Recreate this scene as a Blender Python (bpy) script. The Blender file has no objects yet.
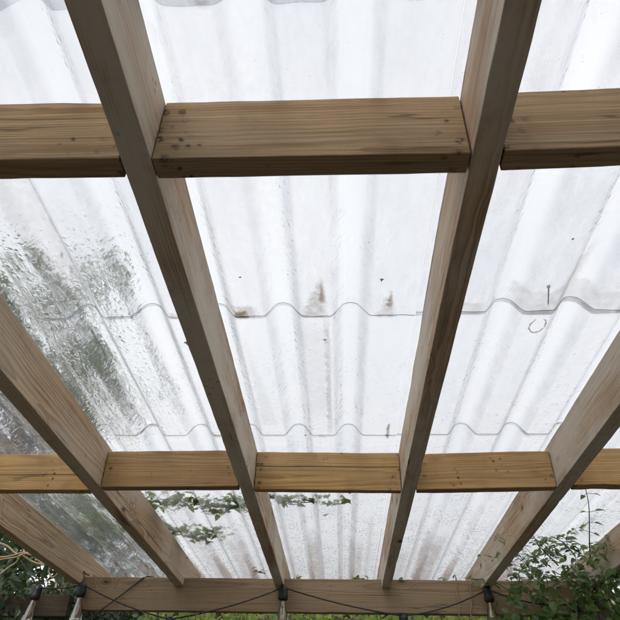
import bpy, bmesh, math, random
from mathutils import Vector, Matrix, Quaternion, noise
R = math.radians
random.seed(11)
scene = bpy.context.scene
col = scene.collection

# ------------------------------------------------------------------ frames
# the sloping roof has a frame of its own: X across, U down the rafters, W square to the roof
EYE = 1.60
SLOPE = R(5.0)
F = Matrix.Translation((0, 0, EYE)) @ Matrix.Rotation(-SLOPE, 4, 'X')
def roof(x, u, w):
    return F @ Vector((x, u, w))

# ------------------------------------------------------------------ helpers
def tag(o, label=None, cat=None, group=None, kind=None):
    if label: o['label'] = label
    if cat: o['category'] = cat
    if group: o['group'] = group
    if kind: o['kind'] = kind
    return o

def empty(name, loc):
    o = bpy.data.objects.new(name, None)
    o.empty_display_size = 0.1
    col.objects.link(o)
    o.location = loc
    return o

def link(name, me, mats, parent=None, world=None, smooth=False):
    if not isinstance(mats, (list, tuple)): mats = [mats]
    for m in mats: me.materials.append(m)
    o = bpy.data.objects.new(name, me)
    col.objects.link(o)
    w = world if world is not None else Matrix.Identity(4)
    if parent is not None:
        o.parent = parent
        root = Matrix.Identity(4)
        p = parent
        while p is not None:
            root = p.matrix_basis @ root
            p = p.parent
        o.matrix_basis = root.inverted() @ w
    else:
        o.matrix_basis = w
    if smooth:
        me.polygons.foreach_set('use_smooth', [True] * len(me.polygons))
    return o

def from_bm(name, bm, mats, parent=None, world=None, smooth=False):
    me = bpy.data.meshes.new(name)
    bm.normal_update()
    bm.to_mesh(me); bm.free()
    return link(name, me, mats, parent, world, smooth)

def prism(poly, x0, x1, bevel=0.0025):
    """poly in (u,w), extruded along x"""
    bm = bmesh.new()
    a = [bm.verts.new((x0, p[0], p[1])) for p in poly]
    b = [bm.verts.new((x1, p[0], p[1])) for p in poly]
    bm.faces.new(a); bm.faces.new(b[::-1])
    n = len(poly)
    for i in range(n):
        bm.faces.new((a[i], b[i], b[(i+1) % n], a[(i+1) % n]))
    bmesh.ops.recalc_face_normals(bm, faces=bm.faces)
    if bevel:
        bmesh.ops.bevel(bm, geom=bm.edges[:], offset=bevel, segments=2, affect='EDGES', profile=0.6)
    return bm

def weather(bm, axis, amount=.0011):
    """old timber is never quite straight: cut it along its length, bow it and ding its corners"""
    ln = [e for e in bm.edges if abs((e.verts[1].co - e.verts[0].co)[axis]) > .12]
    if not ln: return bm
    L = max(abs((e.verts[1].co - e.verts[0].co)[axis]) for e in ln)
    bmesh.ops.subdivide_edges(bm, edges=ln, cuts=max(6, int(L / .03)), use_grid_fill=True)
    off = Vector((random.uniform(0, 99), random.uniform(0, 99), random.uniform(0, 99)))
    for v in bm.verts:
        a = v.co[axis]
        d = noise.noise_vector(Vector((a * 2.1, 0, 0)) + off) * amount
        d += noise.noise_vector(v.co * 22 + off) * amount * .75
        q = noise.noise(v.co * 9 + off * .5)
        if q > .38: d -= (v.co - Vector([a if i == axis else 0 for i in range(3)])).normalized() * (q - .38) * .008
        d[axis] = 0
        v.co += d
    return bm

def box_bm(x0, x1, y0, y1, z0, z1, bevel=0.0025):
    return prism([(y0, z0), (y1, z0), (y1, z1), (y0, z1)], x0, x1, bevel)

class Tubes:
    def __init__(s): s.v = []; s.f = []
    def add(s, pts, radii, n=7, cap=True):
        pts = [Vector(p) for p in pts]
        if not isinstance(radii, (list, tuple)): radii = [radii] * len(pts)
        base = len(s.v); up = None
        for i, p in enumerate(pts):
            t = (pts[min(i+1, len(pts)-1)] - pts[max(i-1, 0)])
            if t.length < 1e-9: t = Vector((0, 0, 1))
            t.normalize()
            if up is None:
                up = t.orthogonal().normalized()
            else:
                up = (up - t * up.dot(t))
                up = up.normalized() if up.length > 1e-6 else t.orthogonal().normalized()
            bi = t.cross(up)
            for k in range(n):
                a = 2 * math.pi * k / n
                s.v.append(p + (up * math.cos(a) + bi * math.sin(a)) * radii[i])
        for i in range(len(pts) - 1):
            for k in range(n):
                s.f.append((base+i*n+k, base+i*n+(k+1) % n, base+(i+1)*n+(k+1) % n, base+(i+1)*n+k))
        if cap:
            s.f.append(tuple(base+k for k in range(n))[::-1])
            e = base + (len(pts)-1) * n
            s.f.append(tuple(e+k for k in range(n)))
    def build(s, name, mat, parent=None, origin=None):
        return pydata(name, s.v, s.f, mat, parent, origin, True)

def pydata(name, v, f, mat, parent=None, origin=None, smooth=True):
    o = Vector(origin) if origin is not None else (v and sum((Vector(p) for p in v[:1]), Vector()) or Vector())
    me = bpy.data.meshes.new(name)
    me.from_pydata([tuple(Vector(p) - o) for p in v], [], f)
    me.update()
    return link(name, me, mat, parent, Matrix.Translation(o), smooth)

def smooth_path(ctrl, n=8):
    c = [Vector(p) for p in ctrl]
    out = []
    for i in range(len(c) - 1):
        p0 = c[max(i-1, 0)]; p1 = c[i]; p2 = c[i+1]; p3 = c[min(i+2, len(c)-1)]
        for k in range(n):
            t = k / n
            out.append(0.5 * ((2*p1) + (p2-p0)*t + (2*p0-5*p1+4*p2-p3)*t*t + (3*p1-p0-3*p2+p3)*t**3))
    out.append(c[-1])
    return out

class Leaves:
    """leaf-shaped, folded, curled little blades"""
    def __init__(s): s.v = []; s.f = []
    def add(s, p, d, nrm, L, W, fold=0.25, curl=0.2, heart=0.0):
        d = Vector(d).normalized()
        nrm = Vector(nrm); nrm = nrm - d * nrm.dot(d)
        nrm = nrm.normalized() if nrm.length > 1e-5 else d.orthogonal().normalized()
        sd = d.cross(nrm)
        b = len(s.v); p = Vector(p)
        def q(t, x, h): return p + d*(t*L) + sd*(x*W) + nrm*(h*W - curl*L*t*t)
        s.v += [q(0.0, 0, 0), q(0.33, 0, 0), q(0.68, 0, 0), q(1.0, 0, 0),
                q(0.02-heart, .30, fold*.3), q(0.30, .5, fold*.5), q(0.66, .33, fold*.33),
                q(0.02-heart, -.30, fold*.3), q(0.30, -.5, fold*.5), q(0.66, -.33, fold*.33)]
        s.f += [(b, b+1, b+5, b+4), (b+1, b+2, b+6, b+5), (b+2, b+3, b+6),
                (b, b+7, b+8, b+1), (b+1, b+8, b+9, b+2), (b+2, b+9, b+3)]
    def build(s, name, mat, parent=None, origin=None):
        return pydata(name, s.v, s.f, mat, parent, origin, True)

def rdir(zb=0.0):
    while True:
        v = Vector((random.uniform(-1, 1), random.uniform(-1, 1), random.uniform(-1, 1)))
        if 0.05 < v.length < 1: break
    v.normalize(); v.z += zb
    return v.normalized()

# ------------------------------------------------------------------ node helper
class NT:
    def __init__(s, name):
        s.m = bpy.data.materials.new(name); s.m.use_nodes = True
        s.t = s.m.node_tree; s.t.nodes.clear()
        s.out = s.t.nodes.new('ShaderNodeOutputMaterial')
    def n(s, typ, **kw):
        nd = s.t.nodes.new(typ)
        for k, v in kw.items(): setattr(nd, k, v)
        return nd
    def put(s, sock, v):
        if isinstance(v, bpy.types.NodeSocket): s.t.links.new(v, sock)
        elif v is not None:
            if isinstance(v, (tuple, list)) and len(v) == 3 and sock.type == 'RGBA': v = (*v, 1)
            sock.default_value = v
    def math(s, op, a, b=None, c=None, clamp=False):
        nd = s.n('ShaderNodeMath', operation=op, use_clamp=clamp)
        s.put(nd.inputs[0], a)
        if b is not None: s.put(nd.inputs[1], b)
        if c is not None: s.put(nd.inputs[2], c)
        return nd.outputs[0]
    def step(s, v, lo, hi, a=0.0, b=1.0):
        nd = s.n('ShaderNodeMapRange', interpolation_type='SMOOTHSTEP', clamp=True)
        s.put(nd.inputs['Value'], v)
        s.put(nd.inputs['From Min'], lo); s.put(nd.inputs['From Max'], hi)
        s.put(nd.inputs['To Min'], a); s.put(nd.inputs['To Max'], b)
        return nd.outputs[0]
    def mix(s, fac, a, b, blend='MIX'):
        nd = s.n('ShaderNodeMix', data_type='RGBA', blend_type=blend)
        s.put(nd.inputs[0], fac); s.put(nd.inputs[6], a); s.put(nd.inputs[7], b)
        return nd.outputs[2]
    def noise(s, vec, scale, detail=3, rough=.55, dist=0):
        nd = s.n('ShaderNodeTexNoise')
        s.put(nd.inputs['Vector'], vec)
        nd.inputs['Scale'].default_value = scale; nd.inputs['Detail'].default_value = detail
        nd.inputs['Roughness'].default_value = rough; nd.inputs['Distortion'].default_value = dist
        return nd.outputs[0]
    def voro(s, vec, scale, feature='F1', rand=1.0, dims='3D'):
        nd = s.n('ShaderNodeTexVoronoi', feature=feature, voronoi_dimensions=dims)
        s.put(nd.inputs['Vector'], vec)
        nd.inputs['Scale'].default_value = scale; nd.inputs['Randomness'].default_value = rand
        return nd
    def xyz(s, v):
        nd = s.n('ShaderNodeSeparateXYZ'); s.put(nd.inputs[0], v); return nd.outputs
    def vec(s, x, y, z):
        nd = s.n('ShaderNodeCombineXYZ')
        s.put(nd.inputs[0], x); s.put(nd.inputs[1], y); s.put(nd.inputs[2], z)
        return nd.outputs[0]
    def attr(s, name):
        nd = s.n('ShaderNodeAttribute', attribute_type='OBJECT', attribute_name=name)
        return nd.outputs['Fac']
    def obj(s, o=None):
        nd = s.n('ShaderNodeTexCoord')
        if o is not None: nd.object = o
        return nd.outputs['Object']
    def bump(s, h, strength, dist, normal=None):
        nd = s.n('ShaderNodeBump')
        s.put(nd.inputs['Height'], h); nd.inputs['Strength'].default_value = strength
        nd.inputs['Distance'].default_value = dist
        if normal: s.put(nd.inputs['Normal'], normal)
        return nd.outputs[0]
    def princ(s, base, rough=.6, normal=None, **kw):
        nd = s.n('ShaderNodeBsdfPrincipled')
        s.put(nd.inputs['Base Color'], base); s.put(nd.inputs['Roughness'], rough)
        if normal is not None: s.put(nd.inputs['Normal'], normal)
        for k, v in kw.items(): s.put(nd.inputs[k], v)
        return nd.outputs[0]
    def surf(s, sh):
        s.t.links.new(sh, s.out.inputs['Surface']); return s.m

# ------------------------------------------------------------------ materials
def wood(name, axis, light, dark, grey, greyness, knot_col, speck=.5, crack_amt=.8, ends=False):
    """axis: index of the coordinate that runs along the timber"""
    t = NT(name)
    c = t.xyz(t.obj())
    seed = t.attr('seed')
    along = t.math('ADD', c[axis], t.math('MULTIPLY', seed, 3.17))
    oth = [c[i] for i in range(3) if i != axis]
    a, b = oth[0], oth[1]
    P = t.vec(a, along, b)
    # slow wander of the grain
    wob = t.noise(t.vec(t.math('MULTIPLY', a, 5), t.math('MULTIPLY', along, 1.1), t.math('MULTIPLY', b, 5)), 1.0, 3)
    wob2 = t.noise(t.vec(t.math('MULTIPLY', a, 16), t.math('MULTIPLY', along, 4.5), t.math('MULTIPLY', b, 16)), 1.0, 2)
    # knots
    kv = t.voro(t.vec(t.math('MULTIPLY', a, 8), t.math('MULTIPLY', along, 4.2), t.math('MULTIPLY', b, 8)), 1.0)
    kd = t.math('ADD', kv.outputs['Distance'], t.math('MULTIPLY', t.math('SUBTRACT', wob2, .5), .06))
    kbend = t.step(kd, .34, .03)
    kcore = t.step(kd, .088, .045)
    kring = t.step(kd, .16, .08)
    # growth rings about a pith outside the section
    aa = t.math('ADD', a, t.math('ADD', .035, t.math('MULTIPLY', t.math('SINE', t.math('MULTIPLY', seed, 5.1)), .03)))
    bb = t.math('ADD', b, t.math('MULTIPLY', t.math('SINE', t.math('MULTIPLY', seed, 9.7)), .06))
    r = t.math('SQRT', t.math('ADD', t.math('POWER', aa, 2.0), t.math('POWER', bb, 2.0)))
    r = t.math('ADD', r, t.math('MULTIPLY', wob, .035))
    r = t.math('ADD', r, t.math('MULTIPLY', kbend, .018))
    ph = t.math('MULTIPLY', r, 175.0)
    saw = t.math('FRACT', ph)
    ring = t.step(saw, .30, .95)
    ring = t.math('MULTIPLY', ring, t.step(saw, 1.0, .96))
    fib = t.noise(t.vec(t.math('MULTIPLY', a, 420), t.math('MULTIPLY', along, 9), t.math('MULTIPLY', b, 420)), 1.0, 3, .6)
    fib2 = t.noise(t.vec(t.math('MULTIPLY', a, 90), t.math('MULTIPLY', along, 2.0), t.math('MULTIPLY', b, 90)), 1.0, 4, .6)
    colr = t.mix(t.math('MULTIPLY', ring, .75), light, dark)
    colr = t.mix(t.math('MULTIPLY', t.step(fib, .42, .72), .38), colr, dark)
    colr = t.mix(t.math('MULTIPLY', t.step(fib2, .45, .70), .62), colr, dark)
    strk = t.noise(t.vec(t.math('MULTIPLY', a, 30), t.math('MULTIPLY', along, .8), t.math('MULTIPLY', b, 30)), 1.0, 3, .55)
    colr = t.mix(t.step(strk, .55, .72, 0, .55), colr, (dark[0] * .95, dark[1] * .78, dark[2] * .6))
    # weathered silver patches
    patch = t.noise(t.vec(t.math('MULTIPLY', a, 8), t.math('MULTIPLY', along, 1.7), t.math('MULTIPLY', b, 8)), 1.0, 5, .65)
    colr = t.mix(t.math('MULTIPLY', t.step(patch, .36, .62), t.math('MULTIPLY', greyness, t.attr('silver'))), colr, grey)
    blot = t.noise(P, 13.0, 4, .6)
    colr = t.mix(t.step(blot, .55, .8, 0, .32), colr, tuple(x * .45 for x in dark))
    # knots
    colr = t.mix(t.math('MULTIPLY', kring, .55), colr, dark)
    colr = t.mix(t.math('MULTIPLY', kcore, .85), colr, knot_col)
    # drying cracks: long, thin, broken
    cn = t.noise(t.vec(t.math('MULTIPLY', a, 34), t.math('MULTIPLY', along, .8), t.math('MULTIPLY', b, 34)), 1.0, 1, .4)
    cl = t.math('ABSOLUTE', t.math('SUBTRACT', cn, .5))
    gate = t.step(t.noise(t.vec(t.math('MULTIPLY', a, 3), t.math('MULTIPLY', along, 2.3), t.math('MULTIPLY', b, 9)), 1.0, 2), .52, .60)
    crack = t.math('MULTIPLY', t.step(cl, .011, .002), gate)
    # one long split at a given height, set on the timber itself
    sp = t.math('ADD', t.attr('split'), t.math('MULTIPLY', t.math('SUBTRACT', wob, .5), .03))
    sp = t.math('ADD', sp, t.math('MULTIPLY', t.math('SUBTRACT', wob2, .5), .006))
    spl = t.step(t.math('ABSOLUTE', t.math('SUBTRACT', b, sp)), .0022, .0006)
    spl = t.math('MULTIPLY', spl, t.step(t.attr('split'), -.4, -.3))
    crack = t.math('MAXIMUM', t.math('MULTIPLY', crack, crack_amt), spl)
    colr = t.mix(t.math('MULTIPLY', crack, .85), colr, (.022, .014, .01))
    # mould specks in clusters and small nail marks
    Pj = t.vec(t.math('ADD', a, t.math('MULTIPLY', wob2, .02)), t.math('ADD', along, t.math('MULTIPLY', fib2, .012)), t.math('ADD', b, t.math('MULTIPLY', fib2, -.010)))
    sv = t.voro(Pj, 62.0)
    sg = t.step(t.noise(P, 9.0, 2), .56, .68)
    spk = t.math('MULTIPLY', t.step(sv.outputs['Distance'], .40, .12), sg)
    pick = t.step(t.xyz(sv.outputs['Color'])[0], .55, .6)
    spk = t.math('MULTIPLY', spk, pick)
    if ends:     # mould and nail marks gather where the brace is fixed
        gn = t.n('ShaderNodeTexCoord')
        ge = t.step(t.math('ABSOLUTE', t.math('SUBTRACT', t.xyz(gn.outputs['Generated'])[axis], .5)), .36, .47)
        ev = t.voro(Pj, 48.0)
        em = t.math('MULTIPLY', t.step(ev.outputs['Distance'], .52, .16), t.step(t.xyz(ev.outputs['Color'])[2], .50, .58))
        em = t.math('MULTIPLY', em, t.step(t.noise(Pj, 150, 3), .36, .58))
        spk = t.math('MAXIMUM', spk, t.math('MULTIPLY', em, ge))
    fine = t.step(t.noise(P, 240.0, 2), .66, .74)
    spk = t.math('MAXIMUM', t.math('MULTIPLY', spk, speck), t.math('MULTIPLY', fine, .35 * speck))
    colr = t.mix(spk, colr, (.025, .023, .024))
    # tone of the single timber
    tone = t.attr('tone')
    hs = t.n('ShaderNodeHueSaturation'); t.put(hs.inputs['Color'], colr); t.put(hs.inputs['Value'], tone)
    bmp = t.bump(fib2, .8, .0016)
    return t.surf(t.princ(hs.outputs[0], t.step(fib2, .3, .7, .62, .82), bmp, **{'Specular IOR Level': .25}))

L_RAF, D_RAF = (.54, .395, .25), (.25, .145, .075)
G_RAF = (.53, .47, .39)
M_rafter = wood('weathered_rafter_wood', 1, L_RAF, D_RAF, G_RAF, .7, (.05, .03, .02), .5)
M_rafter_red = wood('reddish_rafter_wood', 1, (.55, .40, .265), (.24, .13, .075), (.57, .51, .425), .75, (.05, .028, .02), .5)
M_brace = wood('brown_brace_wood', 0, (.52, .355, .19), (.29, .17, .075), (.40, .315, .215), .42, (.075, .04, .022), .95, .6, True)
M_gold = wood('golden_brace_wood', 0, (.62, .40, .165), (.36, .20, .07), (.47, .34, .20), .42, (.09, .04, .02), .8, .6, True)
M_header = wood('brown_header_wood', 0, (.41, .285, .165), (.20, .125, .068), (.33, .265, .19), .45, (.06, .04, .028), .4, .6)
M_post = wood('post_wood', 2, (.34, .26, .19), (.2, .14, .10), (.28, .25, .22), .6, (.06, .04, .03), .5)

def plain(name, colr, rough=.6, **kw):
    t = NT(name)
    n = t.noise(t.obj(), 60, 3)
    c = t.mix(t.step(n, .3, .7, 0, .5), colr, tuple(x * .6 for x in colr))
    return t.surf(t.princ(c, rough, **kw))

def leafmat(name, c1, c2, c3, rough=.38, trans=.35):
    t = NT(name)
    g = t.n('ShaderNodeNewGeometry')
    rnd = g.outputs['Random Per Island']
    rp = t.n('ShaderNodeValToRGB')
    t.put(rp.inputs[0], rnd)
    el = rp.color_ramp.elements
    el[0].color = (*c1, 1); el[1].color = (*c3, 1)
    e = el.new(.5); e.color = (*c2, 1)
    n = t.noise(t.obj(), 35, 3)
    c = t.mix(t.step(n, .35, .75, 0, .45), rp.outputs[0], tuple(x * .55 for x in c1))
    pr = t.princ(c, rough, **{'Specular IOR Level': .5})
    tr = t.n('ShaderNodeBsdfTranslucent')
    t.put(tr.inputs[0], t.mix(.5, c, (.24, .36, .09)))
    mx = t.n('ShaderNodeMixShader'); mx.inputs[0].default_value = trans
    t.t.links.new(pr, mx.inputs[1]); t.t.links.new(tr.outputs[0], mx.inputs[2])
    return t.surf(mx.outputs[0])

M_ivy = leafmat('climber_leaf', (.08, .16, .045), (.16, .27, .07), (.28, .38, .14), .28, .5)
M_dark = leafmat('dark_evergreen_leaf', (.018, .035, .018), (.03, .055, .024), (.05, .085, .03), .35, .25)
M_tree = leafmat('tree_leaf', (.045, .085, .04), (.07, .125, .05), (.12, .17, .075), .5, .5)
M_rose = leafmat('bush_leaf', (.045, .085, .035), (.075, .125, .042), (.13, .14, .06), .45, .45)
M_hedge = leafmat('hedge_leaf', (.10, .17, .035), (.22, .29, .05), (.34, .34, .08), .5, .5)
M_branchleaf = leafmat('fallen_branch_leaf', (.055, .095, .04), (.085, .13, .055), (.13, .16, .075), .45, .6)
M_dry = leafmat('dry_leaf', (.14, .07, .035), (.20, .10, .05), (.26, .12, .06), .6, .3)
M_petal = leafmat('pink_petal', (.62, .22, .34), (.70, .30, .42), (.75, .40, .5), .5, .4)
M_bark = plain('bark', (.12, .09, .065), .9)
M_vine = plain('dry_vine', (.36, .26, .15), .7)
M_stem = plain('thin_stem', (.13, .10, .06), .7)
M_black = plain('black_rubber', (.012, .012, .013), .45)
M_cable = plain('black_cable', (.014, .014, .015), .5)
M_steel = plain('rusted_steel', (.30, .26, .23), .45, Metallic=.6)
M_debris = plain('dark_debris', (.045, .028, .018), .8)

def glassmat(name, colr, rough=0.0, ior=1.45):
    t = NT(name)
    g = t.n('ShaderNodeBsdfGlass'); t.put(g.inputs['Color'], colr)
    g.inputs['Roughness'].default_value = rough; g.inputs['IOR'].default_value = ior
    gl = t.n('ShaderNodeBsdfGlossy'); gl.inputs['Roughness'].default_value = .04
    mx = t.n('ShaderNodeMixShader'); mx.inputs[0].default_value = .14
    t.t.links.new(g.outputs[0], mx.inputs[1]); t.t.links.new(gl.outputs[0], mx.inputs[2])
    return t.surf(mx.outputs[0])
M_bulb = glassmat('bulb_glass', (1.0, .985, .95))
def filament():
    t = NT('amber_filament')
    return t.surf(t.princ((.75, .36, .06), .35, Metallic=.3))
M_fil = filament()

# ------------------------------------------------------------------ the pergola
pergola = empty('pergola', (0, 1.6, 0))
tag(pergola, 'weathered timber pergola frame carrying a clear corrugated plastic roof', 'pergola')

def timber(name, bm, mat, origin, seed, tone=1.0, split=-1.0, label=None, roll=0.0, silver=1.0):
    """bm is in the roof frame relative to origin"""
    weather(bm, 1 if name == 'rafter' else 0)
    o = from_bm(name, bm, mat, pergola, F @ Matrix.Translation(origin) @ Matrix.Rotation(roll, 4, 'Z'))
    o['seed'] = float(seed); o['tone'] = float(tone); o['split'] = float(split); o['silver'] = float(silver)
    if label: o['label'] = label
    return o

H0, H1 = .720, .860
HD0, HD1 = 3.186, 3.231      # header front and back
rafters = [  # centre x, seed, tone, half width
    (-1.294, 1.3, 1.40, .0222, 'outer rafter with a warm brown weathered face'),
    (-.7905, 2.7, 1.48, .0225, 'rafter with a brown face and open resin streaks'),
    (-.2965, 4.1, 1.55, .0222, None),
    (.2185, 5.9, 1.55, .0218, None),
    (.694, 7.7, 1.40, .0225, 'silvery grey rafter with a pale split knot'),
    (1.187, 8.4, 1.3, .0225, None)]
for x, sd, tn, hw, lb in rafters:
    poly = [(-.62, H0), (HD0, H0), (HD0, .7585), (HD1 + .002, .7585), (3.52, .7585), (3.56, .80), (3.56, H1), (-.62, H1)]
    zc = .79
    bm = prism([(p[0] - 1.4, p[1] - zc) for p in poly], -hw, hw, .0022)
    timber('rafter', bm, M_rafter_red if sd in (5.9, 4.1) else M_rafter, (x, 1.4, zc), sd, tn, label=lb, silver={1.3: .25, 2.7: .7, 7.7: 1.3}.get(sd, 1.2))

def brace(x0, x1, u0, u1, top, thick, mat, seed, tone=1.0, split=-1.0, label=None, low=H0):
    L = math.hypot(x1 - x0, u1 - u0)
    zc = (low + top) / 2
    bm = box_bm(-L/2, L/2, 0, thick, low - zc, top - zc, .0022)
    return timber('cross_brace', bm, mat, ((x0+x1)/2, (u0+u1)/2, zc), seed, tone, split, label, math.atan2(u1-u0, x1-x0))
g = .0022
RX = [(-1.3162, -1.2718), (-.813, -.768), (-.3187, -.2743), (.1967, .2403), (.6715, .7165), (1.1645, 1.2095)]
# first row, brown
brace(RX[0][1]+g, RX[1][0]-g, .576, .577, .860, .038, M_brace, 12.1)
brace(RX[1][1]+g, RX[2][0]-g, .576, .580, .8595, .038, M_brace, 13.4, .98, label='brown cross brace with black mould specks at its end')
brace(RX[2][1]+g, RX[3][0]-g, .5825, .5845, .8585, .0385, M_brace, 16.35, 1.0)
brace(RX[3][1]+g, RX[4][0]-g, .5815, .571, .8595, .0375, M_brace, 17.9, 1.02)
brace(RX[4][1]+g, RX[5][0]-g, .575, .572, .859, .038, M_brace, 18.8, 1.0)
# second row, golden
brace(RX[0][1]+g, RX[1][0]-g, 1.920, 1.917, .845, .036, M_gold, 21.3, 1.12, -.010, 'bright golden cross brace with a long split along it')
brace(RX[1][1]+g, RX[2][0]-g, 1.890, 1.880, .842, .035, M_gold, 23.8, .82)
brace(RX[2][1]+g, RX[3][0]-g, 1.905, 1.914, .847, .027, M_gold, 26.2, 1.0, .014, 'golden cross brace with a dark horizontal split')
brace(RX[3][1]+g, RX[4][0]-g, 1.905, 1.881, .840, .035, M_gold, 28.6, .92)
brace(RX[4][1]+g, RX[5][0]-g, 1.865, 1.858, .840, .040, M_gold, 29.7, 1.05)
# header, side beam, back beam
bm = box_bm(-1.22, 1.19, 0, .045, -.0745, .0745)
timber('header_beam', bm, M_header, (-.05, HD0, .6815), 31.0, .92)
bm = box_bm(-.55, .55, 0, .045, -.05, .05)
timber('side_beam', bm, M_header, (-1.90, 3.262, .640), 33.0, .22)  # low tone paints the shade of the surrounding foliage into the wood
bm = box_bm(-1.40, 1.40, 0, .045, -.0725, .0725)
timber('back_beam', bm, M_header, (-.05, -.42, .6465), 35.0, 1.0)
# posts stand upright on the ground
def post(x, y, top, seed):
    bm = box_bm(-.045, .045, -.045, .045, 0, top, .004)
    o = from_bm('post', bm, M_post, pergola, Matrix.Translation((x, y, 0)))
    o['seed'] = seed; o['tone'] = .85; o['split'] = -1.0; o['silver'] = 1.0
def topz(u, w): return (F @ Vector((0, u, w)))
p = topz(3.235, .60); post(1.215, p.y + .02, p.z + .09, 41.0)
p = topz(3.285, .587); post(-2.20, p.y + .005, p.z - .003, 42.0)
p = topz(-.40, .572); post(-1.2, p.y, p.z, 43.0); post(1.1, p.y, p.z, 44.0)

# ------------------------------------------------------------------ roof sheets
frame_ref = empty('pergola_roof_frame', (0, 0, 0))
frame_ref.parent = pergola
frame_ref.matrix_basis = pergola.matrix_basis.inverted() @ F

def dirt_shade_nodes(t, B):
    bx0, bx1, bu0, bu1 = B
    P = t.obj(frame_ref)
    x, u, w = t.xyz(P)
    n1 = t.noise(P, 55, 4, .65)
    n2 = t.noise(t.vec(t.math('MULTIPLY', x, 30), t.math('MULTIPLY', u, 9), 0.0), 1.0, 4, .6)
    xj = t.math('ADD', x, t.math('MULTIPLY', t.math('SUBTRACT', n1, .5), .020))
    uj = t.math('ADD', u, t.math('MULTIPLY', t.math('SUBTRACT', n1, .5), .022))
    masks = []
    def tri(xa, ua, x0, x1, ub, amt, soft=.010, es=.002):
        if max(xa, x1) < bx0 or min(xa, x0) > bx1 or ub < bu0 or ua > bu1: return
        tt = t.math('DIVIDE', t.math('SUBTRACT', uj, ua), ub - ua)
        lo = t.math('ADD', xa, t.math('MULTIPLY', tt, x0 - xa))
        hi = t.math('ADD', xa, t.math('MULTIPLY', tt, x1 - xa))
        m = t.math('MULTIPLY', t.step(t.math('SUBTRACT', xj, lo), -soft, soft), t.step(t.math('SUBTRACT', hi, xj), -soft, soft))
        m = t.math('MULTIPLY', m, t.math('MULTIPLY', t.step(tt, -.03, .06), t.step(u, ub + es, ub - es)))
        masks.append(t.math('MULTIPLY', m, amt))
    def rect(x0, x1, u0, u1, amt, sx=.01, su=.008):
        if x1 < bx0 or x0 > bx1 or u1 < bu0 or u0 > bu1: return
        m = t.math('MULTIPLY', t.step(xj, x0 - sx, x0 + sx), t.step(xj, x1 + sx, x1 - sx))
        m = t.math('MULTIPLY', m, t.math('MULTIPLY', t.step(uj, u0 - su, u0 + su), t.step(uj, u1 + su, u1 - su)))
        masks.append(t.math('MULTIPLY', m, amt))
    tri(-.036, 1.035, -.092, -.026, 1.182, .42)
    tri(-.036, 1.035, -.046, -.026, 1.135, .8, .007, .03)
    tri(.119, 1.085, .090, .136, 1.184, .42)
    tri(.121, 1.085, .110, .129, 1.15, .85, .006, .02)
    rect(-.256, -.192, 1.140, 1.182, .38)
    rect(-.248, -.212, 1.155, 1.183, .9, .010)
    rect(-.092, -.022, 1.20, 1.70, .20, .006, .06)
    rect(-.036, -.020, 1.19, 1.80, .38, .004, .08)
    tri(-.235, 1.24, -.24, -.19, 1.75, .20)
    rect(.246, .34, 1.135, 1.182, .30)
    rect(.395, .64, 1.10, 1.182, .28, .015)
    tri(.55, .97, .44, .535, 1.182, .34, .012)
    rect(.64, .70, 1.13, 1.182, .4)
    for bx_, bw_, bu_, am_ in ((-.135, .03, 3.0, .42), (.075, .035, 2.95, .36), (.135, .012, 2.6, .3), (.44, .045, 2.9, .42), (.30, .03, 3.05, .3), (-.50, .04, 2.95, .36), (-.66, .03, 3.1, .3), (-.245, .012, 2.3, .3)):
        rect(bx_ - bw_, bx_ + bw_, bu_, 3.9, am_, .010, .18)
    # silt caught along the two laps
    for (la, lb_) in ((1.160, 1.183), (1.814, 1.836), (.424, .436)):
        k0 = len(masks); rect(-1.5, 1.5, la, lb_, 1.0, .01, .006)
        if len(masks) > k0: masks[-1] = t.math('MULTIPLY', masks[-1], t.step(t.noise(t.vec(t.math('MULTIPLY', x, 14), 0.0, la), 1.0, 3), .50, .78, .0, .45))
    rect(.247, .256, 1.79, 1.83, .9, .004)
    rect(.15, .158, 1.74, 1.84, .7, .003)
    rect(.145, .185, 1.985, 2.05, .45)
    rect(-.745, -.72, .98, 1.17, .45)
    rect(.30, .34, .50, .8, .22, .02, .1)
    rect(-.20, -.10, .45, 1.0, .10, .02, .2)
    rect(-.66, -.585, .72, 1.17, .24, .01, .05)
    # a small curled trail below the lap
    if bx0 < .478 < bx1 and bu0 < 1.22 < bu1:
      dd = t.math('SQRT', t.math('ADD', t.math('POWER', t.math('SUBTRACT', xj, .478), 2.0), t.math('POWER', t.math('MULTIPLY', t.math('SUBTRACT', uj, 1.226), .62), 2.0)))
      ringm = t.math('MULTIPLY', t.step(t.math('ABSOLUTE', t.math('SUBTRACT', dd, .0185)), .0022, .001), t.step(u, 1.196, 1.206))
      masks.append(t.math('MULTIPLY', ringm, .75))
    # streaks running down; crest flanks painted greyer, imitating their dimming at grazing angles
    streak = t.math('MULTIPLY', t.step(n2, .56, .78), .14)
    masks.append(streak)
    flank_shade = t.math('MULTIPLY', t.step(w, H1 + .006, H1 + .012), t.step(w, H1 + .036, H1 + .018))
    masks.append(t.math('MULTIPLY', flank_shade, t.step(n2, .3, .7, .03, .14)))
    tot = masks[0]
    for m in masks[1:]: tot = t.math('MAXIMUM', tot, m)
    tot = t.math('MULTIPLY', tot, t.step(n1, .25, .62, .55, 1.15))
    speck = t.step(t.noise(P, 260, 2, .5), .735, .78, 0, .55)
    flank_tint = t.math('MULTIPLY', t.step(w, H1 + .003, H1 + .014), t.step(w, H1 + .045, H1 + .024))  # grey tint painted on the flanks in place of grazing-angle reflection loss
    flank_tint = t.math('MULTIPLY', flank_tint, t.step(n2, .2, .75, .45, 1.0))
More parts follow.
